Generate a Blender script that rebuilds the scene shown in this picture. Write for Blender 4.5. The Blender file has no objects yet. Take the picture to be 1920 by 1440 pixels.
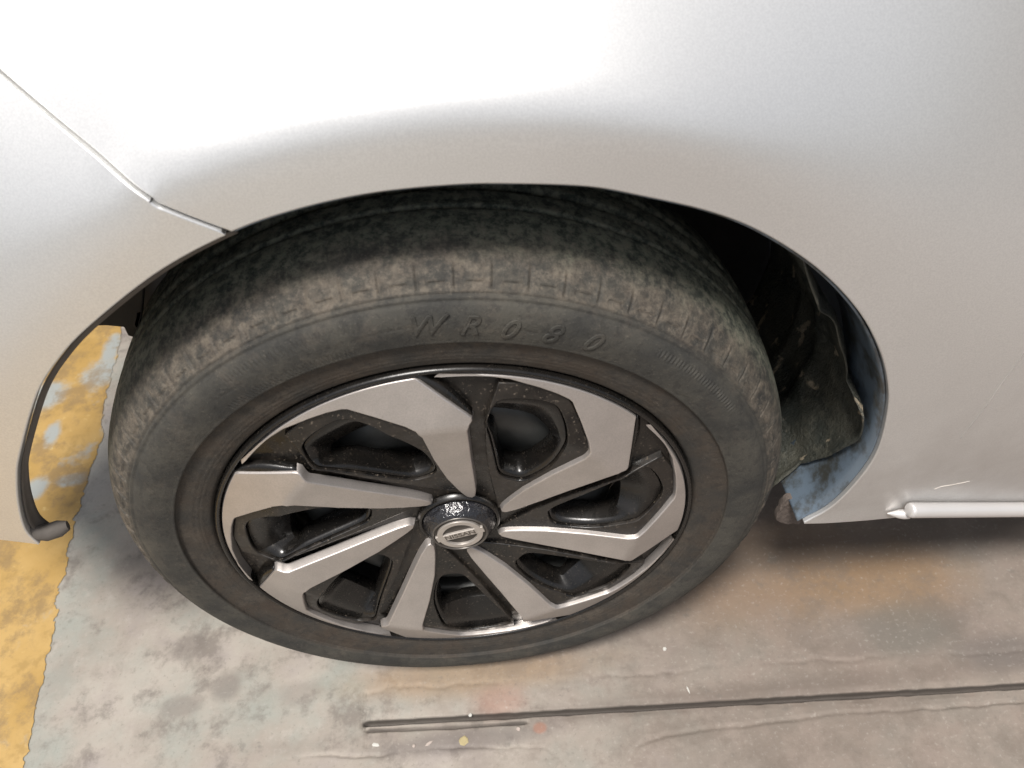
import bpy, math, random
import numpy as np
from mathutils import Vector, Matrix
from mathutils.geometry import delaunay_2d_cdt
random.seed(4); rng = np.random.default_rng(4)
sc = bpy.context.scene; COL = sc.collection
PI = math.pi; R = math.radians
H = 0.282                                   # height of the wheel hub above the floor
# ------------------------------------------------------------------ camera
CAM = (0.04881208, -0.37758281, 0.58426367)  # relative to the hub
YAW, PITCH, ROLL, F = R(1.06218909), R(46.85384704), R(-5.50412965), 1519.55
_f = np.array([math.sin(YAW)*math.cos(PITCH), math.cos(YAW)*math.cos(PITCH), -math.sin(PITCH)])
_r0 = np.array([math.cos(YAW), -math.sin(YAW), 0.]); _u0 = np.cross(_r0, _f)
_r = math.cos(ROLL)*_r0+math.sin(ROLL)*_u0; _u = -math.sin(ROLL)*_r0+math.cos(ROLL)*_u0
cd = bpy.data.cameras.new('camera'); cam = bpy.data.objects.new('camera', cd); COL.objects.link(cam)
cam.matrix_world = Matrix(((_r[0], _u[0], -_f[0], CAM[0]), (_r[1], _u[1], -_f[1], CAM[1]), (_r[2], _u[2], -_f[2], CAM[2]+H), (0, 0, 0, 1)))
cd.sensor_width = 36; cd.lens = F/1920*36; cd.clip_start = .01; cd.clip_end = 100
cd.dof.use_dof = True; cd.dof.focus_distance = .70; cd.dof.aperture_fstop = 11
sc.camera = cam
# ------------------------------------------------------------------ sky, sun, exposure
SUN_EL, SUN_AZ = R(67), R(206)               # azimuth clockwise from +Y: behind the camera, a little to its left
w = bpy.data.worlds.new('World'); sc.world = w; w.use_nodes = True
wt = w.node_tree; wt.nodes.clear()
sky = wt.nodes.new('ShaderNodeTexSky'); sky.sky_type = 'NISHITA'; sky.sun_disc = False
sky.sun_elevation = SUN_EL; sky.sun_rotation = SUN_AZ; sky.dust_density = 4; sky.air_density = 1.0; sky.ozone_density = 1
hs = wt.nodes.new('ShaderNodeHueSaturation'); hs.inputs['Saturation'].default_value = .45
bg = wt.nodes.new('ShaderNodeBackground'); bg.inputs['Strength'].default_value = .085
wo = wt.nodes.new('ShaderNodeOutputWorld')
wt.links.new(sky.outputs[0], hs.inputs['Color']); wt.links.new(hs.outputs[0], bg.inputs['Color']); wt.links.new(bg.outputs[0], wo.inputs['Surface'])
sl = bpy.data.lights.new('sun', 'SUN'); sl.energy = 3.0; sl.angle = R(11); sl.color = (1, .96, .91)
so = bpy.data.objects.new('sun', sl); COL.objects.link(so)
sd = Vector((math.sin(SUN_AZ)*math.cos(SUN_EL), math.cos(SUN_AZ)*math.cos(SUN_EL), math.sin(SUN_EL)))
so.rotation_euler = sd.to_track_quat('Z', 'Y').to_euler(); so.location = (0, -1, 3)
sc.view_settings.view_transform = 'Standard'; sc.view_settings.look = 'None'; sc.view_settings.gamma = 1
sc.view_settings.exposure = .52
# ------------------------------------------------------------------ projection of photograph points onto real surfaces (hub coordinates)
C0 = np.array(CAM)
def ray(p): return _f+_r*(p[0]-960)/F-_u*(p[1]-720)/F
def at_y(p, y):
    d = ray(p); return C0+(y-C0[1])/d[1]*d
def at_z(p, z=-H):
    d = ray(p); return C0+(z-C0[2])/d[2]*d
def at_f(p, fn):
    y = 0.
    for _ in range(60):
        v = at_y(p, y); y = .5*y+.5*float(fn(v[0], v[2]))
    return at_y(p, y)
# ------------------------------------------------------------------ object helpers
def link(name, me, mat=None, parent=None, smooth=True, loc=(0, 0, 0)):
    o = bpy.data.objects.new(name, me); COL.objects.link(o)
    if mat: me.materials.append(mat)
    if smooth: me.polygons.foreach_set('use_smooth', [True]*len(me.polygons))
    if parent: o.parent = parent
    o.location = loc
    return o
def mesh(name, V, Fc):
    me = bpy.data.meshes.new(name); me.from_pydata([tuple(map(float, v)) for v in V], [], [tuple(map(int, f)) for f in Fc]); me.update(); return me
def tag(o, label=None, cat=None, group=None, kind=None):
    for k, v in (('label', label), ('category', cat), ('group', group), ('kind', kind)):
        if v: o[k] = v
    return o
def sharp(o, ang=35):
    me = o.data; me.update()
    try: me.set_sharp_from_angle(angle=R(ang))
    except Exception: pass
    return o
def catmull(P, n=12, closed=False):
    P = [np.array(p, float) for p in P]; out = []; N = len(P)
    for i in range(N if closed else N-1):
        if closed: a, b, c, d = P[i-1], P[i], P[(i+1) % N], P[(i+2) % N]
        else: b, c = P[i], P[i+1]; a = P[i-1] if i else 2*b-c; d = P[i+2] if i+2 < N else 2*c-b
        for k in range(n):
            t = k/n; out.append(.5*((2*b)+(c-a)*t+(2*a-5*b+4*c-d)*t*t+(3*b-a-3*c+d)*t**3))
    if not closed: out.append(P[-1])
    return np.array(out)
def resample(P, step, closed=True):
    P = np.array(P, float); Q = np.vstack([P, P[:1]]) if closed else P
    L = np.r_[0, np.cumsum(np.hypot(*np.diff(Q, axis=0).T))]; n = max(3, int(round(L[-1]/step)))
    t = np.linspace(0, L[-1], n+1)[:n if closed else n+1]
    return np.c_[np.interp(t, L, Q[:, 0]), np.interp(t, L, Q[:, 1])]
def densify(P, step):                        # keeps the corners
    out = []; N = len(P)
    for i in range(N):
        a, b = np.array(P[i], float), np.array(P[(i+1) % N], float); m = max(1, int(math.ceil(np.hypot(*(b-a))/step)))
        for k in range(m): out.append(a+(b-a)*k/m)
    return np.array(out)
def area(P): x, y = P.T; return .5*np.sum(x*np.roll(y, -1)-y*np.roll(x, -1))
def offset(P, d):                            # positive = outwards
    P = np.array(P, float); s = 1 if area(P) > 0 else -1
    e1 = P-np.roll(P, 1, 0); e2 = np.roll(P, -1, 0)-P
    e1 /= np.maximum(np.hypot(*e1.T), 1e-9)[:, None]; e2 /= np.maximum(np.hypot(*e2.T), 1e-9)[:, None]
    n1 = np.c_[e1[:, 1], -e1[:, 0]]*s; n2 = np.c_[e2[:, 1], -e2[:, 0]]*s
    m = n1+n2; m /= np.maximum(np.hypot(*m.T), 1e-6)[:, None]; k = np.clip((m*n1).sum(1), .5, 1)
    return P+m*(d/k)[:, None]
def inside(pts, P):
    x, y = pts.T; c = np.zeros(len(pts), bool); j = len(P)-1
    for i in range(len(P)):
        xi, yi = P[i]; xj, yj = P[j]
        if yi != yj: c ^= ((yi > y) != (yj > y)) & (x < (xj-xi)*(y-yi)/(yj-yi)+xi)
        j = i
    return c
def mindist(pts, P):
    o = np.empty(len(pts))
    for i in range(0, len(pts), 4000): o[i:i+4000] = np.sqrt(((pts[i:i+4000, None]-P[None])**2).sum(-1).min(1))
    return o
def fill(outer, holes=(), step=.006):
    """triangulate a polygon with holes and inner grid points; returns (pts, tris, loops)"""
    loops = [outer]+list(holes); allp = np.vstack(loops); edges = []; idx = []; k = 0
    for l in loops:
        n = len(l); edges += [(k+i, k+(i+1) % n) for i in range(n)]; idx.append(np.arange(k, k+n)); k += n
    lo, hi = outer.min(0), outer.max(0)
    gx, gy = np.meshgrid(np.arange(lo[0], hi[0], step), np.arange(lo[1], hi[1], step)); gx[1::2] += step/2
    g = np.c_[gx.ravel(), gy.ravel()]; m = inside(g, outer)
    for h in holes: m &= ~inside(g, h)
    g = g[m]; g = g[mindist(g, allp) > step*.55]
    vs = [Vector(v) for v in np.vstack([allp, g])]
    V, E, Fc, ov, oe, of = delaunay_2d_cdt(vs, edges, [], 0, 1e-7)
    V = np.array([tuple(v) for v in V]); mp = {}
    for i, o in enumerate(ov):
        for q in o: mp[q] = i
    T = np.array([f for f in Fc]); cen = V[T].mean(1); k = inside(cen, outer)
    for h in holes: k &= ~inside(cen, h)
    return V, T[k], [[mp[i] for i in l] for l in idx]
def plate(name, outer, ytop, mat, parent, holes=(), bevel=.0008, drop=.006, flare=0., step=.006, hole_drop=None, skirt=None):
    """plate in the XZ plane facing -Y with a small rounded edge and side walls; ytop(x, z) -> y"""
    def prof(l, sgn, dr):
        return [(offset(l, sgn*bevel*.45), .12*bevel), (offset(l, sgn*bevel*.85), .5*bevel), (offset(l, sgn*bevel), bevel), (offset(l, sgn*(bevel+flare)), dr)]
    inner = offset(outer, -bevel); hin = [offset(h, bevel) for h in holes]
    V2, T, loops = fill(inner, hin, step)
    V = [np.array((x, ytop(x, z), z)) for x, z in V2]; Fc = [tuple(t) for t in T]
    # orientation: faces must look towards -Y
    a, b, c = (V[i] for i in Fc[0]); n = np.cross(b-a, c-a)
    if n[1] > 0: Fc = [t[::-1] for t in Fc]
    def skirtf(loop, l2, sgn, dr):
        prev = loop; flip = (area(np.array(l2)) > 0) != (sgn < 0)
        for P, dy in prof(np.array(l2), sgn, dr):
            base = len(V)
            for (x, z), (x0, z0) in zip(P, l2): V.append(np.array((x, ytop(x0, z0)+dy, z)))
            cur = list(range(base, base+len(P))); n_ = len(P)
            for i in range(n_):
                j = (i+1) % n_
                q = (prev[i], prev[j], cur[j], cur[i]); Fc.append(q[::-1] if not flip else q)
            prev = cur
    skirtf(loops[0], inner, 1, drop)
    for lp, h in zip(loops[1:], hin): skirtf(lp, h, -1, hole_drop or drop)
    o = link(name, mesh(name, V, Fc), mat, parent); sharp(o, 50); return o
def lathe(name, prof, mat, parent, n=180, a0=0, a1=2*PI, smooth=True, flip=False):
    full = abs(a1-a0-2*PI) < 1e-6; m = n if full else n+1
    A = np.linspace(a0, a1, n+1)[:m]; V = []; Fc = []; L = len(prof)
    for a in A:
        for r, y in prof: V.append((r*math.cos(a), y, r*math.sin(a)))
    for i in range(n):
        j = (i+1) % m
        for k in range(L-1):
            q = (i*L+k, i*L+k+1, j*L+k+1, j*L+k); Fc.append(q[::-1] if flip else q)
    return link(name, mesh(name, V, Fc), mat, parent, smooth)
def tube(name, pts, rad, mat, parent, n=12, caps=True):
    P = [Vector(p) for p in pts]; V = []; Fc = []; L = len(P)
    for i, p in enumerate(P):
        t = (P[min(i+1, L-1)]-P[max(i-1, 0)]).normalized(); a = t.orthogonal().normalized() if abs(t.z) > .9 else t.cross(Vector((0, 0, 1))).normalized(); b = t.cross(a)
        rr = rad[i] if hasattr(rad, '__len__') else rad
        for k in range(n): V.append(p+(a*math.cos(2*PI*k/n)+b*math.sin(2*PI*k/n))*rr)
    for i in range(L-1):
        for k in range(n): Fc.append((i*n+k, i*n+(k+1) % n, (i+1)*n+(k+1) % n, (i+1)*n+k))
    if caps: Fc += [tuple(range(n))[::-1], tuple(range((L-1)*n, L*n))]
    return sharp(link(name, mesh(name, V, Fc), mat, parent), 50)
# ------------------------------------------------------------------ node DSL
class G:
    def __init__(s, name):
        s.m = bpy.data.materials.new(name); s.m.use_nodes = True; s.t = s.m.node_tree; s.t.nodes.clear()
        s.out = s.n('ShaderNodeOutputMaterial'); s.b = s.n('ShaderNodeBsdfPrincipled'); s.l(s.b.outputs[0], s.out.inputs['Surface'])
        s.pos = s.n('ShaderNodeNewGeometry').outputs['Position']
    def n(s, t, **k):
        x = s.t.nodes.new(t)
        for a, b in k.items(): setattr(x, a, b)
        return x
    def l(s, a, b): s.t.links.new(a, b)
    def put(s, sock, v):
        if isinstance(v, bpy.types.NodeSocket): s.l(v, sock)
        elif isinstance(v, (tuple, list)) and len(v) == 3 and sock.type == 'RGBA': sock.default_value = (*v, 1)
        else: sock.default_value = v
    def math(s, op, a, b=0., c=None):
        x = s.n('ShaderNodeMath', operation=op); s.put(x.inputs[0], a); s.put(x.inputs[1], b)
        if c is not None: s.put(x.inputs[2], c)
        return x.outputs[0]
    def noise(s, scale, detail=4, rough=.55, vec=None, dist=0., off=0):
        x = s.n('ShaderNodeTexNoise'); x.inputs['Scale'].default_value = scale; x.inputs['Detail'].default_value = detail
        x.inputs['Roughness'].default_value = rough; x.inputs['Distortion'].default_value = dist
        v = vec or s.pos
        if off:
            a = s.n('ShaderNodeVectorMath', operation='ADD'); s.l(v, a.inputs[0]); a.inputs[1].default_value = (off, off*1.7, off*.6); v = a.outputs[0]
        s.l(v, x.inputs['Vector']); return x.outputs['Fac']
    def ramp(s, v, a, b, smooth=True):
        x = s.n('ShaderNodeMapRange'); x.interpolation_type = 'SMOOTHSTEP' if smooth else 'LINEAR'
        s.put(x.inputs['Value'], v); s.put(x.inputs['From Min'], a); s.put(x.inputs['From Max'], b); return x.outputs['Result']
    def mix(s, f, a, b):
        x = s.n('ShaderNodeMix', data_type='RGBA'); s.put(x.inputs[0], f); s.put(x.inputs[6], a); s.put(x.inputs[7], b); return x.outputs[2]
    def scalev(s, sx, sy, sz):
        a = s.n('ShaderNodeVectorMath', operation='MULTIPLY'); s.l(s.pos, a.inputs[0]); a.inputs[1].default_value = (sx, sy, sz); return a.outputs[0]
    def sep(s, v=None):
        x = s.n('ShaderNodeSeparateXYZ'); s.l(v or s.pos, x.inputs[0]); return x.outputs
    def wheel_r(s):                            # distance from the wheel axis
        x = s.sep(); z = s.math('SUBTRACT', x[2], H)
        return s.math('SQRT', s.math('ADD', s.math('MULTIPLY', x[0], x[0]), s.math('MULTIPLY', z, z)))
    def blob(s, c, rx, ry, soft=.5, warp=None):  # elliptical patch on the floor with a warped edge
        x = s.sep(); dx = s.math('DIVIDE', s.math('SUBTRACT', x[0], c[0]), rx); dy = s.math('DIVIDE', s.math('SUBTRACT', x[1], c[1]), ry)
        d = s.math('SQRT', s.math('ADD', s.math('MULTIPLY', dx, dx), s.math('MULTIPLY', dy, dy)))
        if warp is not None: d = s.math('ADD', d, s.math('MULTIPLY', s.math('SUBTRACT', warp, .5), 1.6))
        return s.ramp(d, 1+soft, 1-soft)
    def bump(s, h, strength, dist=.001):
        x = s.n('ShaderNodeBump'); x.inputs['Strength'].default_value = strength; x.inputs['Distance'].default_value = dist
        s.l(h, x.inputs['Height']); s.l(x.outputs[0], s.b.inputs['Normal'])
    def set(s, **k):
        for a, v in k.items(): s.put(s.b.inputs[a.replace('_', ' ')], v)
        return s.m
def mat_paint():
    g = G('silver_paint'); big = g.noise(5, 3); fine = g.noise(2600, 1)
    c = g.mix(g.ramp(big, .3, .7), (.72, .72, .71), (.76, .76, .75))
    z = g.sep()[2]; low = g.math('MULTIPLY', g.ramp(z, .48, .24), g.ramp(g.noise(9, 6, .65), .25, .8))
    c = g.mix(g.math('MULTIPLY', low, .62), c, (.40, .362, .335))
    grit = g.ramp(g.noise(900, 2, .6, off=4), .30, .70); c = g.mix(g.math('MULTIPLY', grit, .26), c, (.45, .45, .45))
    g.bump(g.noise(1100, 2), .10, .0003)
    return g.set(Base_Color=c, Metallic=.72, Roughness=g.math('ADD', .40, g.math('MULTIPLY', low, .12)), Coat_Weight=.25, Coat_Roughness=.18)
def mat_simple(name, col, rough=.5, metal=0., var=.3, scale=60, bump=0., coat=0.):
    g = G(name); n = g.noise(scale, 5); c = g.mix(n, tuple(x*(1-var) for x in col), tuple(min(1, x*(1+var)) for x in col))
    if bump: g.bump(g.noise(scale*3, 4, off=3), bump)
    return g.set(Base_Color=c, Roughness=rough, Metallic=metal, Coat_Weight=coat)
def mat_flange():
    g = G('flange_sky_tint'); n = g.noise(45, 6, .65); c = g.mix(g.ramp(n, .42, .66), (.13, .17, .215), (.055, .056, .050)); g.bump(n, .3)  # body paint, with blue sky reflection and shade put into its colour, plus dirt
    return g.set(Base_Color=c, Metallic=.3, Roughness=.4, Coat_Weight=.3)
def mat_plastic(name='black_plastic', dust=1.):
    g = G(name); n = g.noise(18, 6, .6); sp = g.noise(420, 3, .6, off=2); mid = g.noise(70, 5, .7, off=5)
    d = g.math('MULTIPLY', g.ramp(g.math('ADD', g.math('MULTIPLY', n, .5), g.math('MULTIPLY', mid, .5)), .40, .62), .55*dust)
    spk = g.math('MULTIPLY', g.ramp(sp, .60, .70), .75*dust)
    c = g.mix(d, (.007, .0065, .006), (.030, .022, .015)); c = g.mix(spk, c, (.13, .105, .08))
    g.bump(sp, .12, .0005)
    return g.set(Base_Color=c, Roughness=g.math('ADD', .22, g.math('MULTIPLY', g.math('MAXIMUM', d, spk), .75)), Specular_IOR_Level=.5)
def mat_blade():
    g = G('machined_silver'); n = g.noise(30, 4, .6); f = g.noise(1500, 2, off=3)
    c = g.mix(g.ramp(n, .3, .7), (.46, .425, .40), (.53, .49, .46)); c = g.mix(g.math('MULTIPLY', g.ramp(g.noise(900, 2, .6, off=13), .3, .7), .28), c, (.28, .26, .24))
    dirt = g.ramp(g.noise(160, 5, .7, off=7), .66, .78)
    c = g.mix(g.math('MULTIPLY', dirt, .5), c, (.16, .13, .10)); g.bump(f, .08, .0003)
    return g.set(Base_Color=c, Metallic=.72, Roughness=.42)
def mat_rubber():
    g = G('tyre_rubber'); r = g.wheel_r(); pos = g.sep()
    n = g.noise(24, 6, .62); m = g.noise(85, 6, .7, off=4); f = g.noise(520, 3, .6, off=9); blot = g.noise(38, 5, .72, off=12)
    base = g.mix(g.ramp(n, .3, .7), (.030, .030, .028), (.064, .060, .050))
    # brown film by the bead, pale dried mud on the shoulder, tread's green tint paints the arch shade into its dusty colour
    bead = g.math('MULTIPLY', g.ramp(r, .2275, .2255), g.ramp(n, .25, .7)); base = g.mix(bead, base, g.mix(m, (.034, .026, .020), (.064, .049, .037)))
    sh = g.math('MULTIPLY', g.ramp(r, .2585, .2640), g.ramp(g.math('ADD', m, g.math('MULTIPLY', blot, .6)), .62, 1.02))
    sh = g.math('MULTIPLY', sh, g.ramp(pos[2], .02, .30))
    mud = g.mix(f, (.070, .058, .045), (.165, .138, .108)); base = g.mix(g.math('MULTIPLY', sh, .95), base, mud)
    base = g.mix(g.math('MULTIPLY', g.ramp(blot, .5, .7), .35), base, (.105, .088, .070))
    tr = g.math('MULTIPLY', g.ramp(g.math('ADD', pos[1], g.math('MULTIPLY', g.math('SUBTRACT', blot, .5), .05)), .020, .052), .85)
    clump = g.noise(150, 5, .75, off=17); base = g.mix(tr, base, g.mix(g.ramp(g.math('ADD', g.math('MULTIPLY', m, .55), g.math('MULTIPLY', clump, .45)), .40, .60), (.034, .046, .037), (.175, .185, .140)))
    base = g.mix(g.math('MULTIPLY', g.ramp(clump, .50, .66), g.ramp(r, .256, .266)), base, g.mix(.5, base, (.17, .145, .115)))
    base = g.mix(g.math('MULTIPLY', g.ramp(clump, .50, .38), .45), base, (.022, .021, .020))
    base = g.mix(g.math('MULTIPLY', g.ramp(f, .6, .75), .35), base, (.16, .14, .115))
    h = g.math('ADD', g.math('MULTIPLY', m, .7), g.math('MULTIPLY', f, .3)); h = g.math('ADD', h, g.math('MULTIPLY', clump, .5)); g.bump(h, .75, .0014)
    return g.set(Base_Color=base, Roughness=.78, Specular_IOR_Level=.35)
def mat_liner():
    g = G('wheel_arch_liner'); n = g.noise(14, 5, .6, dist=.6); st = g.noise(30, 5, .7, vec=g.scalev(1.6, .8, .5), dist=1.2, off=3)
    c = g.mix(g.ramp(n, .35, .7), (.022, .026, .022), (.072, .070, .054))
    c = g.mix(g.math('MULTIPLY', g.ramp(g.noise(70, 6, .75, off=37), .50, .66), .55), c, (.115, .11, .085))
    z = g.sep()[2]; mud = g.math('MULTIPLY', g.ramp(g.noise(42, 4, .55, vec=g.scalev(1, 1, .7), off=8, dist=.5), .60, .655), g.ramp(z, .50, .38))
    c = g.mix(g.math('MULTIPLY', mud, .9), c, (.30, .25, .18)); g.bump(g.math('ADD', st, g.noise(240, 4, .7, off=33)), .8, .003)
    return g.set(Base_Color=c, Roughness=.6)
def mat_floor():
    g = G('stained_concrete'); wv = g.noise(9, 5, .6, off=2); a = g.noise(6, 6, .62); b = g.noise(26, 7, .68, off=6); f = g.noise(220, 4, .6, off=3); hue = g.noise(11, 4, .6, off=15)
    c = g.mix(g.ramp(a, .3, .7), (.30, .262, .222), (.40, .362, .315)); c = g.mix(g.ramp(hue, .42, .75), c, (.30, .31, .275))
    c = g.mix(g.math('MULTIPLY', g.ramp(hue, .5, .25), .5), c, (.27, .235, .235))
    c = g.mix(g.math('MULTIPLY', g.ramp(b, .50, .68), .7), c, (.16, .14, .122))
    c = g.mix(g.math('MULTIPLY', g.ramp(b, .42, .30), .45), c, (.43, .395, .35))
    x = g.sep()
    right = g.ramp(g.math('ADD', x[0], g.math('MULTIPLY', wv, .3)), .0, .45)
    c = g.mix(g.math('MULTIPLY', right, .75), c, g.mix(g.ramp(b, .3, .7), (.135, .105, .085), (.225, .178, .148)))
    for cc, rx, ry, col, k, so_ in FLOOR_STAINS_SHADE: c = g.mix(g.math('MULTIPLY', g.blob(cc, rx, ry, so_, wv), k), c, col)
    spots = g.math('MULTIPLY', g.ramp(g.noise(42, 4, .6, off=21), .62, .74), .45); c = g.mix(spots, c, (.13, .12, .105))
    c = g.mix(g.math('MULTIPLY', g.ramp(f, .55, .75), .35), c, (.42, .39, .35)); c = g.mix(g.math('MULTIPLY', g.ramp(f, .42, .28), .35), c, (.13, .115, .10))
    c = g.mix(.08, c, (.07, .055, .045))
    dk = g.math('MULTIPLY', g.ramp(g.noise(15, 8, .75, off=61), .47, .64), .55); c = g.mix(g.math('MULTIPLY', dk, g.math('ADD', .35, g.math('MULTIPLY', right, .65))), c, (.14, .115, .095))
    # dirt packed in low places
    low = g.ramp(x[2], -.0012, -.0045); c = g.mix(g.math('MULTIPLY', low, .85), c, (.050, .043, .038))
    g.bump(g.math('ADD', g.math('MULTIPLY', b, .5), g.math('MULTIPLY', f, .5)), .35, .0015)
    return g.set(Base_Color=c, Roughness=g.ramp(a, -.6, 1.1), Specular_IOR_Level=.3)
def mat_yellow():
    g = G('worn_yellow_paint'); a = g.noise(7, 5, .6, off=1); b = g.noise(34, 6, .7, off=5); f = g.noise(190, 4, .6)
    c = g.mix(g.ramp(a, .35, .65), (.37, .23, .065), (.45, .295, .105)); c = g.mix(g.math('MULTIPLY', g.ramp(b, .50, .66), .55), c, (.27, .17, .05))
    c = g.mix(g.math('MULTIPLY', g.ramp(b, .40, .28), .4), c, (.66, .50, .22))
    wear = g.noise(15, 5, .6, off=31)
    for cc, rx, ry in YELLOW_WEAR: c = g.mix(g.blob(cc, rx, ry, .4, b), c, (.30, .315, .30))
    c = g.mix(g.math('MULTIPLY', g.ramp(wear, .60, .72), .8), c, (.31, .31, .285)); c = g.mix(g.math('MULTIPLY', g.ramp(g.noise(16, 7, .75, off=44), .46, .60), .65), c, (.21, .14, .065)); c = g.mix(g.math('MULTIPLY', g.ramp(f, .6, .78), .3), c, (.2, .17, .1))
    g.bump(b, .3, .001); return g.set(Base_Color=c, Roughness=.6)
def fz(p): v = at_z(p); return (v[0], v[1])
FLOOR_STAINS_SHADE = [(fz((1450, 1070)), .13, .055, (.22, .145, .09), .6, .7), (fz((1640, 1090)), .10, .04, (.24, .15, .075), .6, .6), (fz((880, 1265)), .12, .022, (.30, .20, .11), .6, .5),
    (fz((940, 1312)), .026, .016, (.34, .19, .14), .55, .7), (fz((1012, 1365)), .006, .005, (.42, .2, .13), .8, .4), (fz((1690, 1180)), .06, .03, (.12, .115, .10), .6, .5),
    (fz((1300, 1312)), .36, .010, (.125, .10, .085), .45, .8), (fz((850, 1392)), .085, .009, (.13, .112, .105), .6, .6), (fz((1500, 1035)), .4, .02, (.10, .082, .068), .55, .7),  # the last, long patch paints the sill's shadow on the floor
    (fz((1900, 1220)), .06, .02, (.10, .09, .085), .6, .5), (fz((355, 1215)), .020, .016, (.15, .13, .115), .6, .35), (fz((425, 1290)), .018, .018, (.16, .14, .125), .6, .4),
    (fz((345, 1325)), .022, .012, (.19, .165, .145), .6, .4), (fz((560, 1300)), .02, .012, (.19, .165, .145), .4, .5), (fz((235, 1060)), .02, .015, (.17, .155, .14), .5, .5), (fz((150, 900)), .06, .1, (.32, .33, .32), .5, .5)]
YELLOW_WEAR = [(fz((195, 700)), .028, .03), (fz((212, 775)), .012, .035), (fz((210, 655)), .014, .03), (fz((85, 745)), .03, .03), (fz((70, 915)), .014, .02), (fz((135, 900)), .022, .010), (fz((98, 815)), .012, .02)]
PAINT, FLANGE = mat_paint(), mat_flange(); PLASTIC = mat_plastic(); GLOSS = mat_plastic('gloss_black_plastic', .25)
BLADE, RUBBER, LINER = mat_blade(), mat_rubber(), mat_liner()
DARK = mat_simple('underbody_black', (.022, .020, .018), .7, 0, .5, 40, .4)
STEEL = mat_simple('black_steel', (.060, .062, .060), .36, .3, .5, 50, .15)
EMB = mat_simple('emblem_silver', (.50, .46, .42), .38, .6, .12, 300, .05)
ENG = mat_simple('engraved_dark', (.10, .085, .07), .6, 0, .2)
TRIM = mat_simple('bright_trim', (.58, .56, .545), .32, .35, .04, 30, coat=.6)
FLOOR, YELLOW = mat_floor(), mat_yellow()
# ================================================================== floor
def near(v, P):                               # distance from points v to polyline P (and side)
    d = np.full(len(v), 9.); P = np.array(P)
    for a, b in zip(P[:-1], P[1:]):
        ab = b-a; t = np.clip(((v-a)@ab)/(ab@ab), 0, 1); d = np.minimum(d, np.hypot(*(v-a-t[:, None]*ab).T))
    return d
def sst(x, a, b): t = np.clip((x-a)/(b-a), 0, 1); return t*t*(3-2*t)
xs = np.unique(np.r_[np.linspace(-6, -.72, 14), np.arange(-.7, .75, .0026), np.linspace(.77, 6, 14)])
ys = np.unique(np.r_[np.linspace(-6, -.26, 14), np.arange(-.24, -.0401, .0016), np.arange(-.04, -.0001, .0009), np.arange(0, .06, .0016), np.arange(.06, .9, .006), np.linspace(.95, 6, 14)])
gx, gy = np.meshgrid(xs, ys); gv = np.c_[gx.ravel(), gy.ravel()]
gsl = (fz((1920, 1285))[1]-fz((688, 1356))[1])/(fz((1920, 1285))[0]-fz((688, 1356))[0]); gof = fz((688, 1356))[1]-gsl*fz((688, 1356))[0]+.02
gv[:, 1] += gof+gsl*gv[:, 0]
hz = np.zeros(len(gv))
def n1(x, k, s):                              # value noise along x
    t = x*s+k*37.1; i = np.floor(t); h = lambda q: np.abs(np.sin(q*12.9898+k)*43758.5453) % 1
    return (h(i)+(h(i+1)-h(i))*sst(t-i, 0, 1))*2-1
# soft large-scale unevenness
for k in range(14):
    fx, fy, ph = rng.normal(0, 30), rng.normal(0, 30), rng.uniform(0, 6); hz += .00004*np.sin(gv[:, 0]*fx+gv[:, 1]*fy+ph)
groove = [fz((688, 1356)), fz((1920, 1285))]; groove.append((groove[1][0]*2, groove[1][1]+gsl*groove[1][0]))
d = near(gv, groove)+.0004*n1(gv[:, 0], 8, 90); hz -= .0085*(1-sst(d, .0014, .0040))+.0016*(1-sst(d, .004, .010))*np.clip(.5+.6*n1(gv[:, 0], 4, 30), 0, 1)
groove2 = [fz(p) for p in [(692, 1369), (850, 1363), (985, 1354)]]; d = near(gv, groove2)+.0005*n1(gv[:, 0], 6, 60); hz -= .0034*(1-sst(d, .0010, .0030))
wob = lambda k: .0018*n1(gv[:, 0], k, 22)+.0011*n1(gv[:, 0], k+3, 71)+.0005*n1(gv[:, 0], k+5, 210)
amp = lambda k: np.clip(.6+.7*n1(gv[:, 0], k, 17), .12, 1)
crack = catmull([fz(p) for p in [(540, 1424), (620, 1418), (700, 1415), (760, 1408), (830, 1401), (900, 1401), (1000, 1399), (1030, 1404), (1055, 1425), (1062, 1445), (1062, 1500)]], 6)
d = near(np.c_[gv[:, 0], gv[:, 1]+wob(1)], crack); hz -= .0026*(1-sst(d, .0003, .0020))*amp(5)
step2 = catmull([fz(p) for p in [(1178, 1500), (1178, 1440), (1184, 1412), (1205, 1392), (1245, 1379), (1350, 1365), (1500, 1345), (1700, 1328), (1920, 1312), (2300, 1285)]], 6)
d = near(np.c_[gv[:, 0], gv[:, 1]+wob(2)], step2); hz -= .0017*(1-sst(d, .0005, .0035))*amp(9)
back = catmull([fz(p) for p in [(690, 1300), (760, 1290), (860, 1282), (1000, 1279), (1050, 1280), (1200, 1262), (1400, 1245), (1650, 1232), (1920, 1222), (2300, 1205)]], 6)
d = near(np.c_[gv[:, 0], gv[:, 1]+1.6*wob(3)], back); hz -= .0009*(1-sst(d, .0004, .004))*amp(2)
endl = [fz(p) for p in [(684, 1300), (680, 1340), (684, 1360), (690, 1400)]]; d = near(np.c_[gv[:, 0]+.002*np.sin(gv[:, 1]*300), gv[:, 1]], endl); hz -= .0022*(1-sst(d, .0006, .003))
nx, ny = len(xs), len(ys); I = np.arange(nx*ny).reshape(ny, nx)
Fq = np.stack([I[:-1, :-1], I[:-1, 1:], I[1:, 1:], I[1:, :-1]], -1).reshape(-1, 4)
me = bpy.data.meshes.new('floor'); me.vertices.add(len(gv)); me.vertices.foreach_set('co', np.c_[gv, hz].astype(np.float32).ravel())
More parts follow.
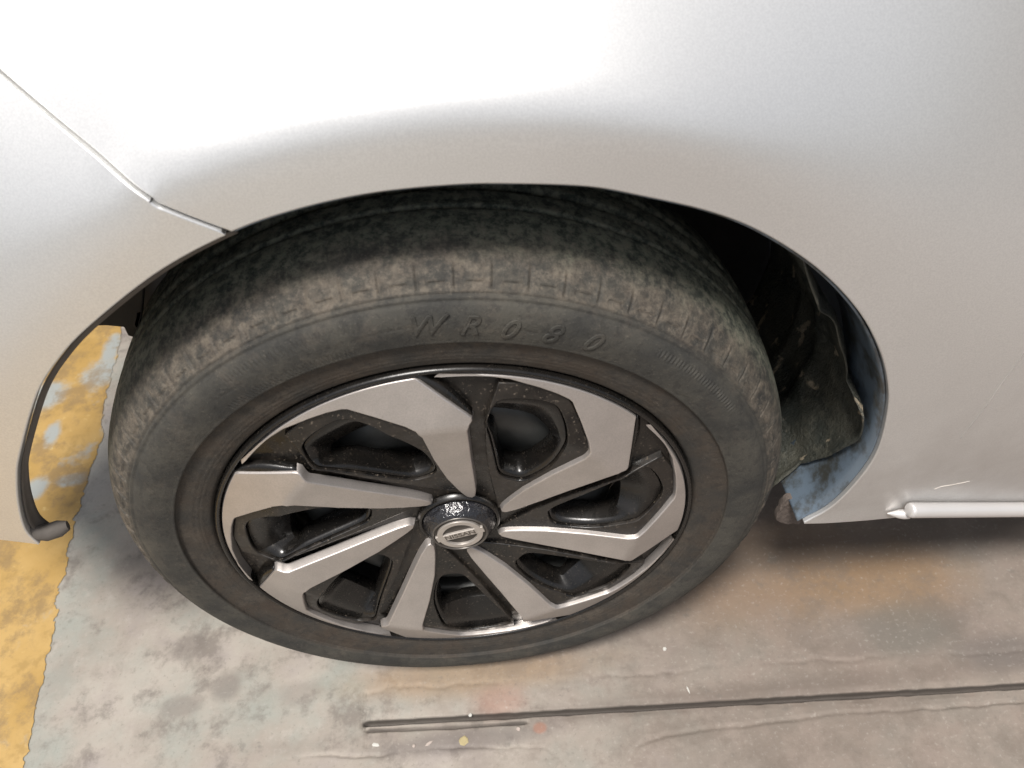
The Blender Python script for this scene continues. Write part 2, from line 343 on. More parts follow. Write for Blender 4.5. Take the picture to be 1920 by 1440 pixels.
me.loops.add(Fq.size); me.loops.foreach_set('vertex_index', Fq.ravel().astype(np.int32)); me.polygons.add(len(Fq))
me.polygons.foreach_set('loop_start', np.arange(0, Fq.size, 4, dtype=np.int32)); me.update(calc_edges=True)
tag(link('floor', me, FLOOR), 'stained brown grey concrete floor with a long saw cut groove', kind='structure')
# yellow painted marking with a ragged edge
ye = catmull([fz(p) for p in [(30, 1500), (42, 1440), (62, 1360), (84, 1250), (103, 1170), (106, 1120), (122, 1075), (132, 1010), (148, 950), (168, 890), (188, 830), (196, 770), (210, 700), (226, 640), (240, 560)]], 30)
nrm = np.c_[np.ones(len(ye)), .25*np.ones(len(ye))]
jit = np.convolve(rng.normal(0, 1, len(ye)+8), np.ones(4)/4, 'same')[:len(ye)]*.0022+np.convolve(rng.normal(0, 1, len(ye)+8), np.ones(9)/9, 'same')[:len(ye)]*.004
ye = ye+nrm*jit[:, None]
edge = np.vstack([[(ye[0][0]+.05, -.8)], ye, [(ye[-1][0]-.18, 2.2)]])
V = [(x, y, .0009) for x, y in edge]+[(x-.42-.004*math.sin(i), y, .0009) for i, (x, y) in enumerate(edge)]; n = len(edge)
Fc = [(i, i+1, n+i+1, n+i) for i in range(n-1)]
tag(link('yellow_marking', mesh('yellow_marking', V, Fc), YELLOW, None, False), 'worn yellow painted band across the concrete floor', kind='structure')
# ================================================================== car
car = bpy.data.objects.new('car', None); COL.objects.link(car)
tag(car, 'silver car seen close at its wheel arch with black and silver wheel cover', 'car')
car.location = (0, 0, 0)
hub = (0, 0, H)
# ---- body skin: y as a function of (x, z) in hub coordinates
AX, AZ = .014, .0
def S(x, z):
    zc = .382-1.1*(x-.02)**2; wd = .006+.02*sst(np.abs(x-.02), .12, .34)
    t = (z-zc)/wd; sp = wd*np.where(t > 20, t, np.log1p(np.exp(np.minimum(t, 20))))
    W = 1.0*(.25+.75*sst(-x, -.46, -.10))*(.40+.60*sst(x, -.34, -.14))
    y = W*sp/(1+sp/.40)
    y = y+.8*np.clip(.03-z, 0, .07)**2+1.5*np.maximum(0, -x-.42)**2+.05*np.maximum(0, x-.3)**2
    y = y+.05*sst(x, .27, .60)*.05*np.log1p(np.exp((.30-z)/.05))
    return y
arch_px = [(80, 1022), (52, 994), (39, 950), (35, 899), (40, 852), (71, 743), (113, 673), (175, 608), (300, 510), (435, 438), (560, 395), (700, 365), (850, 350), (960, 348), (1100, 353), (1200, 370), (1330, 400), (1430, 440), (1530, 505), (1600, 575), (1640, 640), (1661, 705), (1663, 770), (1642, 850), (1600, 910), (1552, 955), (1500, 984)]
ap = np.array([at_f(p, S)[[0, 2]] for p in arch_px])
rr = np.hypot(ap[:, 0]-AX, ap[:, 1]); tt = np.unwrap(np.arctan2(ap[:, 1], ap[:, 0]-AX))
arch = catmull(ap, 14)
seam_px = [(435, 438), (360, 410), (310, 390), (297, 385), (288, 379), (275, 368), (200, 306), (100, 222), (0, 136), (-120, 30)]
seam = np.array([at_f(p, S)[[0, 2]] for p in seam_px])
seam = np.vstack([seam, seam[-1]+(seam[-1]-seam[-2])*3])
i_s = int(np.argmin(np.hypot(*(arch-seam[0]).T)))
left_arch, right_arch = arch[:i_s+1], arch[i_s:]
bot_px = [(1500, 984), (1545, 983), (1620, 978), (1690, 971), (1800, 966), (1920, 963)]
bot = np.array([at_f(p, S)[[0, 2]] for p in bot_px])
sw = catmull(seam, 8)
sx, sz = seam[-1]
fender = np.vstack([right_arch[:-1], bot, [(1.25, bot[-1][1]-.012), (1.25, .62), (sx, .62)], sw[::-1][:-1]])
fender = densify(fender, .007)
bb = np.array([at_f(p, S)[[0, 2]] for p in [(60, 1019), (0, 1012)]])
bumper = np.vstack([left_arch, sw[1:], [(-.66, sz)], [(-.66, bb[1][1]+.03)], bb[::-1]])
bumper = densify(bumper, .007)
def Sb(x, z): return S(x, z)
plate('quarter_panel', offset(fender, -.0006), Sb, PAINT, car, bevel=.0013, drop=.008, step=.011).location = hub
bp_ = plate('bumper', offset(bumper, -.0006), lambda x, z: Sb(x, z)-.0009, PAINT, car, bevel=.0012, drop=.012, step=.011); bp_.location = hub
# folded inner lip of the arch: dark on the bumper side, painted on the sill side
def flange(name, line, w, mat, lip=.0, r_in=.0):
    V = []; Fc = []; n = len(line); K = 5
    for i, (x, z) in enumerate(line):
        y0 = S(x, z)+.004; ww = w(i/(n-1)); c = np.array([x-AX, z-AZ]); c /= np.hypot(*c)
        for k in range(K):
            t = k/(K-1); V.append((x-c[0]*(.001+r_in*t*t), y0+ww*t, z-c[1]*(.001+r_in*t*t)))
    for i in range(n-1):
        for k in range(K-1): Fc.append((i*K+k, i*K+k+1, (i+1)*K+k+1, (i+1)*K+k))
    o = link(name, mesh(name, V, Fc), mat, car); o.location = hub
    s_ = o.modifiers.new('thick', 'SOLIDIFY'); s_.thickness = .0015; s_.offset = 0; return o
BUMPLIP = mat_simple('bumper_lip_grey', (.105, .093, .082), .75, 0, .3, 80, .2)
flange('bumper_lip', left_arch, lambda t: .0025+.010*sst(1-t, .55, 1.0), BUMPLIP, r_in=.003)
i0 = int(len(right_arch)*.30)
flange('arch_flange', right_arch, lambda t: .008+.066*sst(t, .18, .40), FLANGE, r_in=.003)
# curled end of the bumper lip
pe = at_f((74, 1014), S); tube('lip_end', [(pe[0]-.007, pe[1]+.005, pe[2]+.012), (pe[0]-.003, pe[1]+.006, pe[2]+.004), (pe[0]+.003, pe[1]+.008, pe[2]-.001), (pe[0]+.011, pe[1]+.012, pe[2]-.003), (pe[0]+.017, pe[1]+.014, pe[2]-.003)], [.0045, .0062, .0070, .0068, .0040], BUMPLIP, car, 16).location = hub
# liner: ragged front edge so that the painted flange shows in two patches
def liner():
    ka = [-30, -20, -14, -9, -4.5, 2.5, 8, 16, 16.5, 26, 33, 40, 200]; kv = [.085, .075, .052, .046, .051, .030, .017, .008, .044, .040, .034, .012, .004]
    A = np.arange(-24, 176, .75); K = 44; V = []; Fc = []; ok = {}
    arr = np.degrees(tt); arch_r = lambda ad: float(np.interp(ad, arr[::-1], rr[::-1]))
    nz = np.convolve(rng.normal(0, 1, len(A)+6), np.ones(3)/3, 'same')[:len(A)]
    for i, ad in enumerate(A):
        a = math.radians(ad); y0 = float(np.interp(ad, ka, kv))+nz[i]*.0007*(ad < 46)+.002
        top = float(sst(ad, 38, 52)); r0 = min(.326, arch_r(ad)-.009)*(1-top)+(arch_r(ad)+.004)*top
        for k in range(K):
            t = k/(K-1); y = y0+(.26-y0)*t
            rl = r0+.0008*math.sin(ad*.21+y*30)*(1-top)+.0016*math.sin(ad*.6+2)*math.sin(y*60)*(1-top)+.004*float(sst(t, 0, .05))
            rl -= .006*math.exp(-((y-.115)/.010)**2)*(1-top*.6)+.004*math.exp(-((y-.165)/.008)**2)
            V.append((AX+rl*math.cos(a), y, rl*math.sin(a))); ok[i*K+k] = ad < 132+(y-.02)*150
    for i in range(len(A)-1):
        for k in range(K-1):
            q = (i*K+k, i*K+k+1, (i+1)*K+k+1, (i+1)*K+k)
            if all(ok[j] for j in q): Fc.append(q)
    o = link('wheel_arch_liner', mesh('l', V, Fc), LINER, car); o.location = hub
    s_ = o.modifiers.new('thick', 'SOLIDIFY'); s_.thickness = .0012; s_.offset = -1; return o
liner()
# inner wing behind the wheel, floor pan, and unseen upper body slab added to block sky light
V = []; Fc = []; n = 60
for i in range(n):
    a = R(-30+188*i/(n-1))
    for rad in (.02, .34): V.append((rad*math.cos(a), .262, rad*math.sin(a)))
Fc = [(2*i, 2*i+1, 2*i+3, 2*i+2) for i in range(n-1)]
o = link('inner_wing', mesh('iw', V, Fc), DARK, car); o.location = hub; o.modifiers.new('t', 'SOLIDIFY').thickness = .002
def box(name, lo, hi, mat, parent=None, loc=(0, 0, 0), bev=0.):
    x0, y0, z0 = lo; x1, y1, z1 = hi
    V = [(x, y, z) for x in (x0, x1) for y in (y0, y1) for z in (z0, z1)]
    Fc = [(0, 1, 3, 2), (4, 6, 7, 5), (0, 4, 5, 1), (2, 3, 7, 6), (0, 2, 6, 4), (1, 5, 7, 3)]
    o = link(name, mesh(name, V, Fc), mat, parent, False, loc)
    if bev: b = o.modifiers.new('b', 'BEVEL'); b.width = bev; b.segments = 3
    return o
box('floor_pan', (.345, .12, -.035), (1.24, 1.6, -.01), DARK, car, hub)
box('upper_body_shade', (-.64, .10, .50), (1.24, 1.6, .60), DARK, car, hub)
box('axle_beam', (-.03, .20, -.06), (.03, 1.5, .0), DARK, car, hub, .01)
# sill trim strip and the small clip at its end
yb = lambda p: at_f(p, S)
tp = [yb((px, 950.5-(px-1692)*.004)) for px in np.linspace(1692, 1920, 8)]
for k in range(16):
    x = tp[-1][0]+.05; z = tp[-1][2]+.05*(tp[7][2]-tp[0][2])/(tp[7][0]-tp[0][0]); tp.append(np.array((x, float(S(x, z)), z)))
tp = [p+np.array((0, -.0080, .0065)) for p in tp]
tp = [tp[0]+(tp[1]-tp[0])*q for q in (0, .04, .1, .2)]+tp[1:]
tube('sill_trim', tp, [.0040, .0058, .0067, .0070]+[.0070]*(len(tp)-4), TRIM, car, 20).location = hub
ca, cb = yb((1662, 960)), yb((1697, 956)); cp = [ca+(cb-ca)*t+np.array((0, -.0015-.0055*t, .003*t)) for t in np.linspace(0, 1, 9)]
tube('trim_clip', cp, [.0004, .0014, .0024, .0033, .0040, .0044, .0046, .0044, .0040], TRIM, car, 16).location = hub
# dark strip added under the door skin in place of the sill's shadow
isl = np.vstack([bot[1:], [(1.2, bot[-1][1]-.010)], [(1.2, bot[-1][1]-.036)], (bot[1:]-np.array((0, .024)))[::-1]])
isl[-1] += (.02, .014)
plate('sill_shade_strip', densify(isl, .01), lambda x, z: float(S(x, -.05))+.018, DARK, car, bevel=.002, drop=.05, step=.012).location = hub
# rusty fold at the foot of the arch
RUST = mat_simple('rusty_metal', (.10, .080, .068), .85, .0, .85, 160, 1.0)
kf = [at_y(p, .030)[[0, 2]] for p in [(1474, 938), (1500, 934), (1530, 930), (1524, 960), (1502, 984), (1474, 984), (1455, 975), (1462, 955)]]
plate('jacking_flange', catmull(kf, 4, True), lambda x, z: .030+.10*(x-kf[0][0])+.0012*math.sin(x*700)*math.sin(z*500), RUST, car, bevel=.001, drop=.006, step=.003).location = hub
GREY = mat_simple('pale_bracket', (.16, .155, .15), .6, 0, .2)
# dark plastic flap hanging behind the tyre at the rear of the arch, and the grey bracket beside it
fl = [at_y(p, .10)[[0, 2]] for p in [(150, 612), (130, 560), (200, 480), (262, 470), (270, 540), (266, 590), (258, 622), (250, 633), (240, 630), (232, 614), (200, 611)]]
plate('liner_flap', densify(np.array(fl), .008), lambda x, z: .10, DARK, car, bevel=.001, drop=.005).location = hub
gb = [at_y(p, .125)[[0, 2]] for p in [(250, 470), (320, 470), (310, 540), (275, 600), (255, 600)]]
plate('bracket', densify(np.array(gb), .008), lambda x, z: .125, GREY, car, bevel=.001, drop=.005).location = hub
# pale scratching and a thin dark line on the door skin
SCR = mat_simple('scratch_pale', (.60, .56, .50), .6); SCD = mat_simple('thin_line_dark', (.34, .32, .30), .5)
def skin_line(px, wd, mat):
    P = [at_f(p, S) for p in px]; V = []; Fc = []; n = len(P)
    for i, p in enumerate(P):
        t = P[min(i+1, n-1)]-P[max(i-1, 0)]; t /= np.linalg.norm(t); q = np.array((-t[2], 0, t[0])); ww = wd*math.sin(PI*(i+.35)/(n-.3))
        for s_, dy in ((-1, .0002), (0, -.0004), (1, .0002)): V.append(p+q*ww*s_+np.array((0, dy-.0001, 0)))
    for i in range(n-1): Fc += [(3*i, 3*i+1, 3*i+4, 3*i+3), (3*i+1, 3*i+2, 3*i+5, 3*i+4)]
    link('skin_line', mesh('skin_line', V, Fc), mat, car).location = hub
skin_line([(1752, 917), (1765, 912), (1785, 909), (1800, 906), (1818, 902)], .0007, SCR)
skin_line([(1925, 655), (1900, 690), (1876, 722), (1850, 760), (1800, 822)], .00035, SCD)
# ================================================================== wheel
SEC = 2*PI/7
def ytop(x, z):
    r = math.hypot(x, z)
    if r < .15: return .013+(-.0085-.013)*(r-.04)/.11
    return -.0085+(.0050+.0085)*(min(r, .2)-.15)/.043
# steel wheel behind the cover (the part all wheel pieces hang from)
def steel():
    prof = [(.03, .050), (.055, .050), (.062, .046), (.080, .043), (.100, .034), (.118, .033), (.130, .040), (.140, .052), (.150, .070), (.158, .074), (.164, .070), (.164, .050), (.176, .036), (.180, .022), (.192, .016), (.200, .012), (.2005, .018)]
    P = catmull(prof, 3); n = 280; L = len(P); V = []; Fc = []
    for i in range(n):
        a = 2*PI*i/n
        for r, y in P: V.append((r*math.cos(a), y, r*math.sin(a)))
    for i in range(n):
        j = (i+1) % n; ph = (i % 20)
        for k in range(L-1):
            r = .5*(P[k][0]+P[k+1][0])
            if .138 < r < .154 and 5 <= ph <= 13: continue
            Fc.append((i*L+k, i*L+k+1, j*L+k+1, j*L+k))
    return link('wheel', mesh('wheel', V, Fc), STEEL, car, True, hub)
wheel = steel()
lathe('wheel_barrel', [(.182, .03), (.172, .06), (.168, .16), (.19, .18)], STEEL, wheel, 96)
lathe('brake_drum', [(.0, .062), (.10, .062), (.112, .070), (.114, .13), (.0, .13)], mat_simple('brake_drum_iron', (.045, .036, .030), .7, .3, .4, 80, .4), wheel, 96)
for k in range(4):
    a = R(20+90*k); c = (.050*math.cos(a), 0, .050*math.sin(a)); V = []; Fc = []
    for r, y in ((.0105, .052), (.0105, .036), (.0085, .032), (.0, .030)):
        for q in range(6): V.append((c[0]+r*math.cos(q*PI/3), y, c[2]+r*math.sin(q*PI/3)))
    for j in range(3): Fc += [(j*6+q, j*6+(q+1) % 6, (j+1)*6+(q+1) % 6, (j+1)*6+q) for q in range(6)]
    link('lug_nut', mesh('lug_nut', V, Fc), mat_simple('zinc', (.35, .34, .32), .4, .8) if k == 0 else bpy.data.materials['zinc'], wheel, False)
# ---- tyre
NA = 2880
tprof = [(.199, .020), (.1985, .0125), (.2005, .0080), (.204, .0062), (.212, .0045), (.2245, .0030), (.2258, .0022), (.2266, .0006), (.2285, -.0002), (.236, -.0010), (.244, -.0008), (.251, .0010),
         (.2555, .0036), (.2585, .0062), (.2635, .0105), (.2690, .0155), (.2740, .0215), (.2785, .0290), (.2815, .0370), (.2838, .0460), (.2852, .0560), (.2862, .068), (.2868, .082), (.2872, .100), (.2868, .118), (.285, .140), (.280, .160), (.270, .175), (.25, .184), (.22, .182), (.20, .172)]
TP = resample(catmull(tprof, 8), .00105, False); TP = TP[:int(len(TP))]
seg = np.gradient(TP, axis=0); seg /= np.hypot(*seg.T)[:, None]; TN = np.c_[seg[:, 1]*-1, seg[:, 0]]   # outward normal candidates
if (TN[40]@np.array((0, -1.))) < 0: TN = -TN
ang = np.arange(NA)*2*PI/NA
rp, yp = TP[:, 0], TP[:, 1]; front = yp < .12
A2, R2 = np.meshgrid(np.degrees(ang), rp, indexing='ij'); Y2 = np.broadcast_to(yp, A2.shape); FR = np.broadcast_to(front, A2.shape)
hgt = np.zeros_like(A2)
def g_(x, c, w_): return np.exp(-((x-c)/w_)**2)
hgt += np.where(FR & (Y2 < .02), .0010*g_(R2, .2592, .0009)+.0008*g_(R2, .2622, .0007)-.0008*g_(R2, .2606, .0008)-.0007*g_(R2, .2573, .0008), 0)
hgt += np.where(FR & (Y2 < .02), .0006*g_(R2, .2270, .0006)-.0005*g_(R2, .2255, .0006), 0)
for rc_ in (.2075, .2105, .2150): hgt += np.where(Y2 < .02, .00028*g_(R2, rc_, .0006), 0)
P_ = 360/71.; ph = (A2-3.0+P_/2) % P_-P_/2; jitc = .25*np.sin(np.radians(A2)*9)
zone = FR*sst(R2, .2622, .2640)*(1-sst(R2, .2715, .2765))*(Y2 < .05)
hgt -= .0010*zone*g_(ph, 0, .22)*(.45+.55*np.sin(np.radians(A2*2.3)+1)**2)
hgt += .00045*zone*g_(ph, .5, .22)
dash = FR*(np.abs(np.abs(ph)-P_/2) < 1.15)
hgt -= .0013*dash*g_(R2, .2662, .00055)*(Y2 < .05); hgt += .0010*dash*g_(R2, .2673, .0005)*(Y2 < .05)
# tread grooves around and across
for yc, wd, dp in ((.0655, .0016, .0025), (.088, .0030, .005), (.112, .0030, .005)): hgt -= dp*g_(Y2, yc, wd)*(R2 > .27)
lat = (A2+Y2*120) % 8.0-4; hgt -= .0006*g_(lat, 0, .20)*sst(Y2, .066, .070)*(1-sst(Y2, .13, .15))*(R2 > .27)
# fine moulded rib bands
for a0, a1, r0, r1 in ((97.5, 122, .2475, .2530), (100, 126, .2290, .2345), (30, 52, .2475, .2530)):
    m = sst(A2, a0, a0+1)*(1-sst(A2, a1-1, a1))*sst(R2, r0, r0+.0006)*(1-sst(R2, r1-.0006, r1))*(Y2 < .02)
    hgt += .00032*m*np.sin(A2*2*PI/.75)
# scuffs and creases in the sidewall
for k in range(26):
    ac, rc_ = rng.uniform(0, 360), rng.uniform(.229, .254); ln = rng.uniform(1.2, 4); da = (A2-ac+180) % 360-180
    hgt -= .0003*g_(da, 0, ln)*g_(R2-rng.uniform(-.0012, .0012)*da, rc_, .0007)*(Y2 < .02)
for ac, rc_, sl in ((24, .229, .0012), (20, .232, .0008)):
    da = (A2-ac+180) % 360-180; hgt -= .0009*g_(da, 0, 2.2)*g_(R2-sl*da, rc_, .0008)*(Y2 < .02)
# the foot of the tyre bulges and flattens on the floor
RR = R2+hgt*TN[None, :, 0]; YY = Y2+hgt*TN[None, :, 1]
X = RR*np.cos(np.radians(A2)); Z = RR*np.sin(np.radians(A2))
foot = np.exp(-(((A2-270))/16.)**2); YY = YY-np.where(Y2 < .09, 1, -1)*.0008*foot*sst(R2, .215, .25)
Z = Z+.0045*foot*sst(R2, .205, .270); Z = np.maximum(Z, -H+.0004)
V = np.stack([X, YY, Z], -1).reshape(-1, 3); L = len(TP); I = np.arange(NA*L).reshape(NA, L); I2 = np.roll(I, -1, 0)
Fq = np.stack([I[:, :-1], I[:, 1:], I2[:, 1:], I2[:, :-1]], -1).reshape(-1, 4)
me = bpy.data.meshes.new('tyre'); me.vertices.add(len(V)); me.vertices.foreach_set('co', V.astype(np.float32).ravel())
me.loops.add(Fq.size); me.loops.foreach_set('vertex_index', Fq.ravel().astype(np.int32)); me.polygons.add(len(Fq))
me.polygons.foreach_set('loop_start', np.arange(0, Fq.size, 4, dtype=np.int32)); me.update(calc_edges=True)
link('tyre', me, RUBBER, wheel)
# ---- raised letters on the sidewall and on the emblem
def text_mesh(body, size, extrude, bold=0., shear=0., bevel=0.):
    cu = bpy.data.curves.new('t', 'FONT'); cu.body = body; cu.size = size; cu.extrude = extrude; cu.offset = bold; cu.shear = shear
    cu.align_x = 'CENTER'; cu.align_y = 'CENTER'; cu.bevel_depth = bevel; cu.resolution_u = 4
    o = bpy.data.objects.new('t', cu); COL.objects.link(o); dg = bpy.context.evaluated_depsgraph_get(); dg.update()
    me = bpy.data.meshes.new_from_object(o.evaluated_get(dg)); bpy.data.objects.remove(o); return me
for ch, px in zip('WR080', [(792, 612), (878, 611), (950, 618), (1030, 626), (1106, 641)]):
    v = at_y(px, -.0005); a = math.atan2(v[2], v[0]); rad = math.hypot(v[0], v[2])
    me = text_mesh(ch, .0215, .0003, .0, .35, .00035)
    for vt in me.vertices:
        x, y, z = vt.co; y += 0; th = a-x/rad; r_ = rad+y; yb_ = np.interp(r_, rp[:60], yp[:60])
        vt.co = (r_*math.cos(th), yb_-.0003-z, r_*math.sin(th))
    me.update(); link('raised_letter', me, RUBBER, wheel, False)
# ---- wheel cover: recessed base plate with seven windows
def z2(u, v): return (820+.270833*u, 660+.270833*v)
def z1(u, v): return (380+.270833*u, 660+.270833*v)
def canon(p, k, dy=0.):                       # photograph point on spoke k -> canonical XZ of spoke 0
    v = at_f(p, lambda x, z: ytop(x, z)+dy); a = math.atan2(v[2], v[0])+k*SEC; r = math.hypot(v[0], v[2]); return (r*math.cos(a), r*math.sin(a))
def rotp(P, k):
    a = -k*SEC; c, s = math.cos(a), math.sin(a); P = np.array(P); return np.c_[P[:, 0]*c-P[:, 1]*s, P[:, 0]*s+P[:, 1]*c]
win_ = catmull([canon(z2(*p), 1, .004) for p in [(350, 490), (400, 400), (455, 352), (640, 350), (800, 385), (862, 480), (885, 590), (868, 665), (790, 775), (690, 845), (590, 885), (500, 872), (440, 840), (405, 700), (378, 590)]], 4, True)
win = offset(resample(win_, .004), .0020)
frame = [canon(z2(*p), 1, .004) for p in [(425, 215), (640, 215), (905, 310), (985, 470), (1070, 715), (960, 830), (760, 950), (520, 1070), (420, 1085)]]+[canon(z2(*p), 1, .004) for p in [(385, 950), (350, 800), (335, 640), (330, 490), (375, 350)]]
frame = densify(np.array(frame), .006)
def rc_line(r, a): return (r*math.cos(R(a)), r*math.sin(R(a)))
ang_ = np.linspace(0, 2*PI, 240, endpoint=False)
outer = np.c_[.1945*np.cos(ang_), .1945*np.sin(ang_)]
base_holes = [rotp(offset(resample(win, .005), -.0006 if area(win) > 0 else -.0006), k) for k in range(7)]
yb_base = lambda x, z: ytop(x, z)*.75+.0105
plate('cover_base', outer, yb_base, PLASTIC, wheel, holes=base_holes, bevel=.0008, drop=.01, hole_drop=.004, step=.005)
lathe('cover_rim', [(.1936, .0125), (.1940, .0060), (.1950, .0042), (.1962, .0040), (.1974, .0048), (.1982, .0066), (.1985, .0150)], GLOSS, wheel, 240)
# window frames with deep sloping inner walls (one of each kind, then copies)
win_r = resample(win, .0035)
fr0 = plate('window_frame', frame, lambda x, z: ytop(x, z)+.0042, PLASTIC, wheel, holes=[win_r], bevel=.0010, drop=.0085, hole_drop=.004, step=.004)
cen = win_r.mean(0)
def deep_wall():
    W = offset(win_r, -.0012); V = []; Fc = []; n = len(W); rings = [(0, .0030), (.05, .008), (.11, .016), (.12, .024)]
    cr = cen/np.hypot(*cen)
    for sc_, dy in rings:
        for x, z in W:
            q = np.array((x, z)); out = float(((q-cen)@cr)); extra = max(0, out)/.04
            p = q+(cen-q)*sc_-cr*.030*extra*min(1, sc_*7)
            V.append((p[0], ytop(x, z)+.004+dy*(1+.2*extra), p[1]))
    for j in range(len(rings)-1): Fc += [(j*n+i, j*n+(i+1) % n, (j+1)*n+(i+1) % n, (j+1)*n+i) for i in range(n)]
    o = link('window_wall', mesh('window_wall', V, Fc), GLOSS, wheel); sharp(o, 22)
    s_ = o.modifiers.new('t', 'SOLIDIFY'); s_.thickness = .0012; s_.offset = 0; return o
dw0 = deep_wall()
# blades
b = {}
left = [canon(z1(*p), 0) for p in [(275, 752), (400, 640), (560, 540), (740, 468), (860, 428), (960, 405), (1000, 404), (1200, 462), (1400, 525), (1475, 560), (1520, 600), (1600, 750), (1690, 880), (1760, 950), (1800, 985)]]
tip = [canon(z1(*p), 0) for p in [(1830, 1005), (1865, 1012), (1888, 1000)]]
right = [canon(z1(*p), 0) for p in [(1893, 960), (1880, 860), (1860, 740), (1848, 640), (1835, 548), (1850, 510), (1868, 480), (1860, 455)]]
a_pt = (.1922, 92.6)
A_ = rc_line(*a_pt)
arc = [rc_line(.1922, a) for a in np.linspace(92.6, 139.6, 26)]
bl = left+tip+right+arc
bl = densify(np.array(bl), .004)
# smooth only slightly so that the corners stay crisp
blade0 = plate('spoke_blade', bl, ytop, BLADE, wheel, bevel=.0011, drop=.0085, flare=.0012, step=.0045)
# the dark flank of the blade between its outer corner and shoulder
Bp = right[-1]; fa = np.array(A_); fb = np.array(Bp); dirn = (fb-fa)/np.hypot(*(fb-fa)); nrm_ = np.array((-dirn[1], dirn[0]))
if nrm_@(-fa) > 0 and nrm_[0] < 0: nrm_ = -nrm_
if nrm_[0] < 0: nrm_ = -nrm_
V = []; m = 10
for i in range(m+1):
    q = fa+(fb-fa)*i/m; yt = ytop(*q); wd = .006*math.sin(PI*(.15+.85*i/m)) if i < m else .001
    V += [(q[0]+nrm_[0]*.0008, yt+.0016, q[1]+nrm_[1]*.0008), (q[0]+nrm_[0]*wd, yt+.0085, q[1]+nrm_[1]*wd)]
fl0 = link('blade_flank', mesh('blade_flank', V, [(2*i, 2*i+1, 2*i+3, 2*i+2) for i in range(m)]), GLOSS, wheel); fl0.modifiers.new('t', 'SOLIDIFY').thickness = .0008
for k in range(1, 7):
    for src in (fr0, dw0, blade0, fl0):
        c = src.copy(); COL.objects.link(c); c.parent = wheel; c.rotation_euler = (0, k*SEC, 0)
# ---- centre cap
lathe('cap_collar', [(.036, .020), (.0345, .0152), (.0325, .0145), (.0315, .0165)], GLOSS, wheel, 96)
def mat_cap():
    g = G('glossy_cap'); n = g.noise(260, 3, .6); g.bump(n, .7, .002)
    return g.set(Base_Color=(.012, .012, .014), Roughness=.10, Specular_IOR_Level=.8)
lathe('centre_cap', [(.0318, .0175), (.0310, .0140), (.0275, .0075), (.0245, .0040), (.0236, .0036)], mat_cap(), wheel, 120)
lathe('cap_ring', [(.0238, .0040), (.0234, .0028), (.0228, .0026), (.0222, .0032), (.0219, .0046)], mat_simple('cap_ring_dark', (.11, .10, .09), .35, .5, .2), wheel, 120)
lathe('cap_disc', [(.0221, .0046), (.0, .0046)], mat_simple('cap_disc_dark', (.035, .028, .022), .5, 0, .3), wheel, 96)
ea, eb = at_y((825, 1003), .003), at_y((904, 984), .003); EA = math.atan2((eb-ea)[2], (eb-ea)[0])
er = lambda P: np.c_[np.array(P)[:, 0]*math.cos(EA)-np.array(P)[:, 1]*math.sin(EA), np.array(P)[:, 0]*math.sin(EA)+np.array(P)[:, 1]*math.cos(EA)]
ro, ri, hb = .0194, .0146, .0038
pts = []
for q in (1, -1):                              # ring with a bar through it, as one outline with two openings
    a1 = math.asin(hb/ro); aa = np.linspace(a1, PI-a1, 40) if q == 1 else np.linspace(PI+a1, 2*PI-a1, 40)
    if q == 1: pts += [(.0210, -hb), (.0210, hb)]
    pts += [(ro*math.cos(t), ro*math.sin(t)) for t in aa]
    if q == 1: pts += [(-.0210, hb), (-.0210, -hb)]
holes = []
for q in (1, -1):
    a1 = math.asin((hb)/ri); aa = np.linspace(a1, PI-a1, 30) if q == 1 else np.linspace(PI+a1, 2*PI-a1, 30)
    holes.append(er([(ri*math.cos(t), ri*math.sin(t)) for t in aa]))
plate('emblem', er(pts), lambda x, z: .0024, EMB, wheel, holes=holes, bevel=.0004, drop=.0022, step=.002)
me = text_mesh('NISSAN', .0072, .00015, .00018)
for vt in me.vertices:
    x, y, z = vt.co; x *= 1.12; vt.co = (x*math.cos(EA)-y*math.sin(EA), .0023-z, x*math.sin(EA)+y*math.cos(EA))
me.update(); link('emblem_lettering', me, ENG, wheel, False)
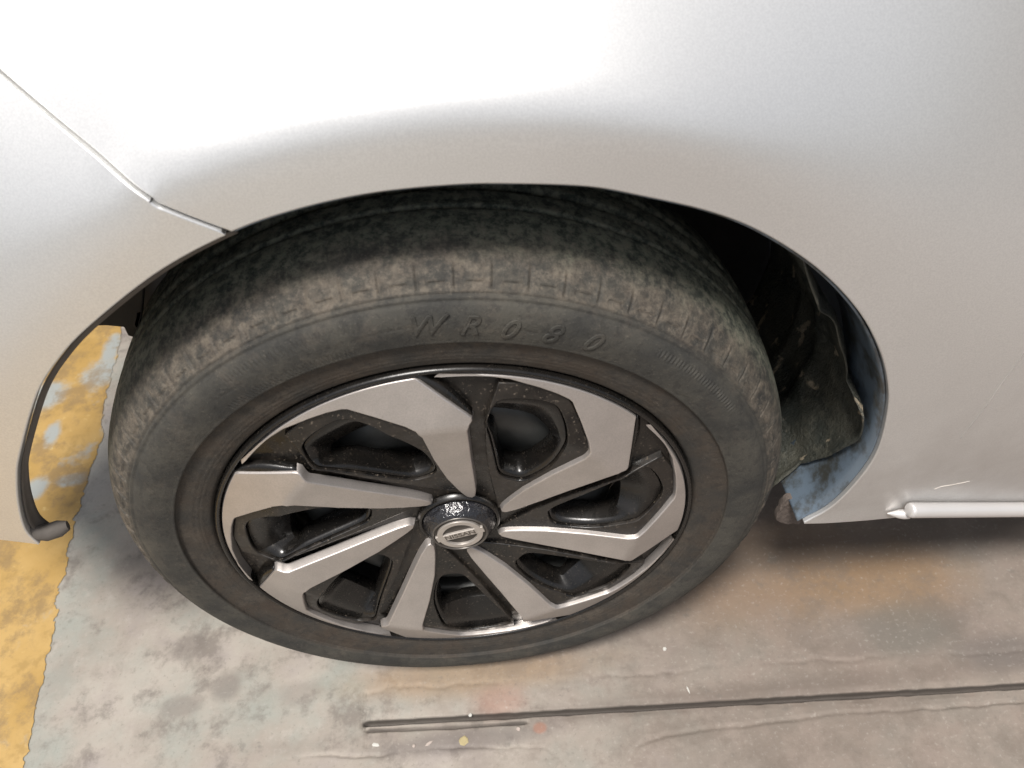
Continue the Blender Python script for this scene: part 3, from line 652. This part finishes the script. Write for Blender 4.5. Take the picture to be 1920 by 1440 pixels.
# ================================================================== litter on the floor
def chip(name, px, size, h, mat, label, cat, rot=0., n=7, seed=0, asp=1.):
    rg = random.Random(seed); x, y = fz(px); V = []; Fc = []
    ring = [(math.cos(2*PI*i/n)*rg.uniform(.75, 1.1), math.sin(2*PI*i/n)*rg.uniform(.75, 1.1)*asp) for i in range(n)]
    for s_, zz in ((1, 0), (1.0, h*.6), (.8, h)):
        for a, b2 in ring:
            u, v = a*size*s_, b2*size*s_; V.append((u*math.cos(rot)-v*math.sin(rot), u*math.sin(rot)+v*math.cos(rot), zz+rg.uniform(-.1, .1)*h*(zz > 0)))
    V.append((0, 0, h*1.05))
    for j in range(2): Fc += [(j*n+i, j*n+(i+1) % n, (j+1)*n+(i+1) % n, (j+1)*n+i) for i in range(n)]
    Fc += [(2*n+i, 2*n+(i+1) % n, 3*n) for i in range(n)]+[tuple(range(n))[::-1]]
    o = link(name, mesh(name, V, Fc), mat, None, False, (x, y, -.0004)); return tag(o, label, cat)
CH1 = mat_simple('dry_leaf_yellow', (.36, .30, .16), .8, 0, .2, 400); CH2 = mat_simple('paper_white', (.50, .49, .45), .8, 0, .15); CH3 = mat_simple('grit_pink', (.40, .34, .30), .9, 0, .2)
chip('leaf_fragment', (869, 1389), .0062, .0012, CH1, 'yellowish dry leaf scrap lying just below the floor groove', 'leaf scrap', .4, 7, 3, .9)
chip('paper_scrap', (704, 1397), .0052, .0010, CH2, 'small white paper scrap near the left end of the groove', 'paper scrap', -.3, 6, 5, .4)
chip('paper_scrap', (804, 1394), .0050, .0012, CH3, 'thin pinkish white flake between the white scrap and the yellow leaf scrap', 'flake', .5, 6, 6, .32)
chip('pebble', (776, 1399), .0022, .0016, CH3, 'tiny pale stone left of the pinkish flake below the groove', 'pebble', 0, 6, 7)
chip('matchstick', (1290, 1293), .0048, .0012, CH2, 'short white stick on the floor above the middle of the groove', 'stick', 1.75, 6, 8, .22)
chip('pebble', (882, 1341), .0022, .0016, CH2, 'tiny white stone on the upper edge of the groove beside the reddish stain', 'pebble', 0, 6, 9)
chip('pebble', (972, 1367), .0024, .0016, CH3, 'tiny pale stone just below the groove left of the orange fleck', 'pebble', 0, 6, 10)
chip('pebble', (1246, 1217), .0026, .0018, CH2, 'small pale stone lying on bare floor right of the tyre foot', 'pebble', 0, 6, 11)
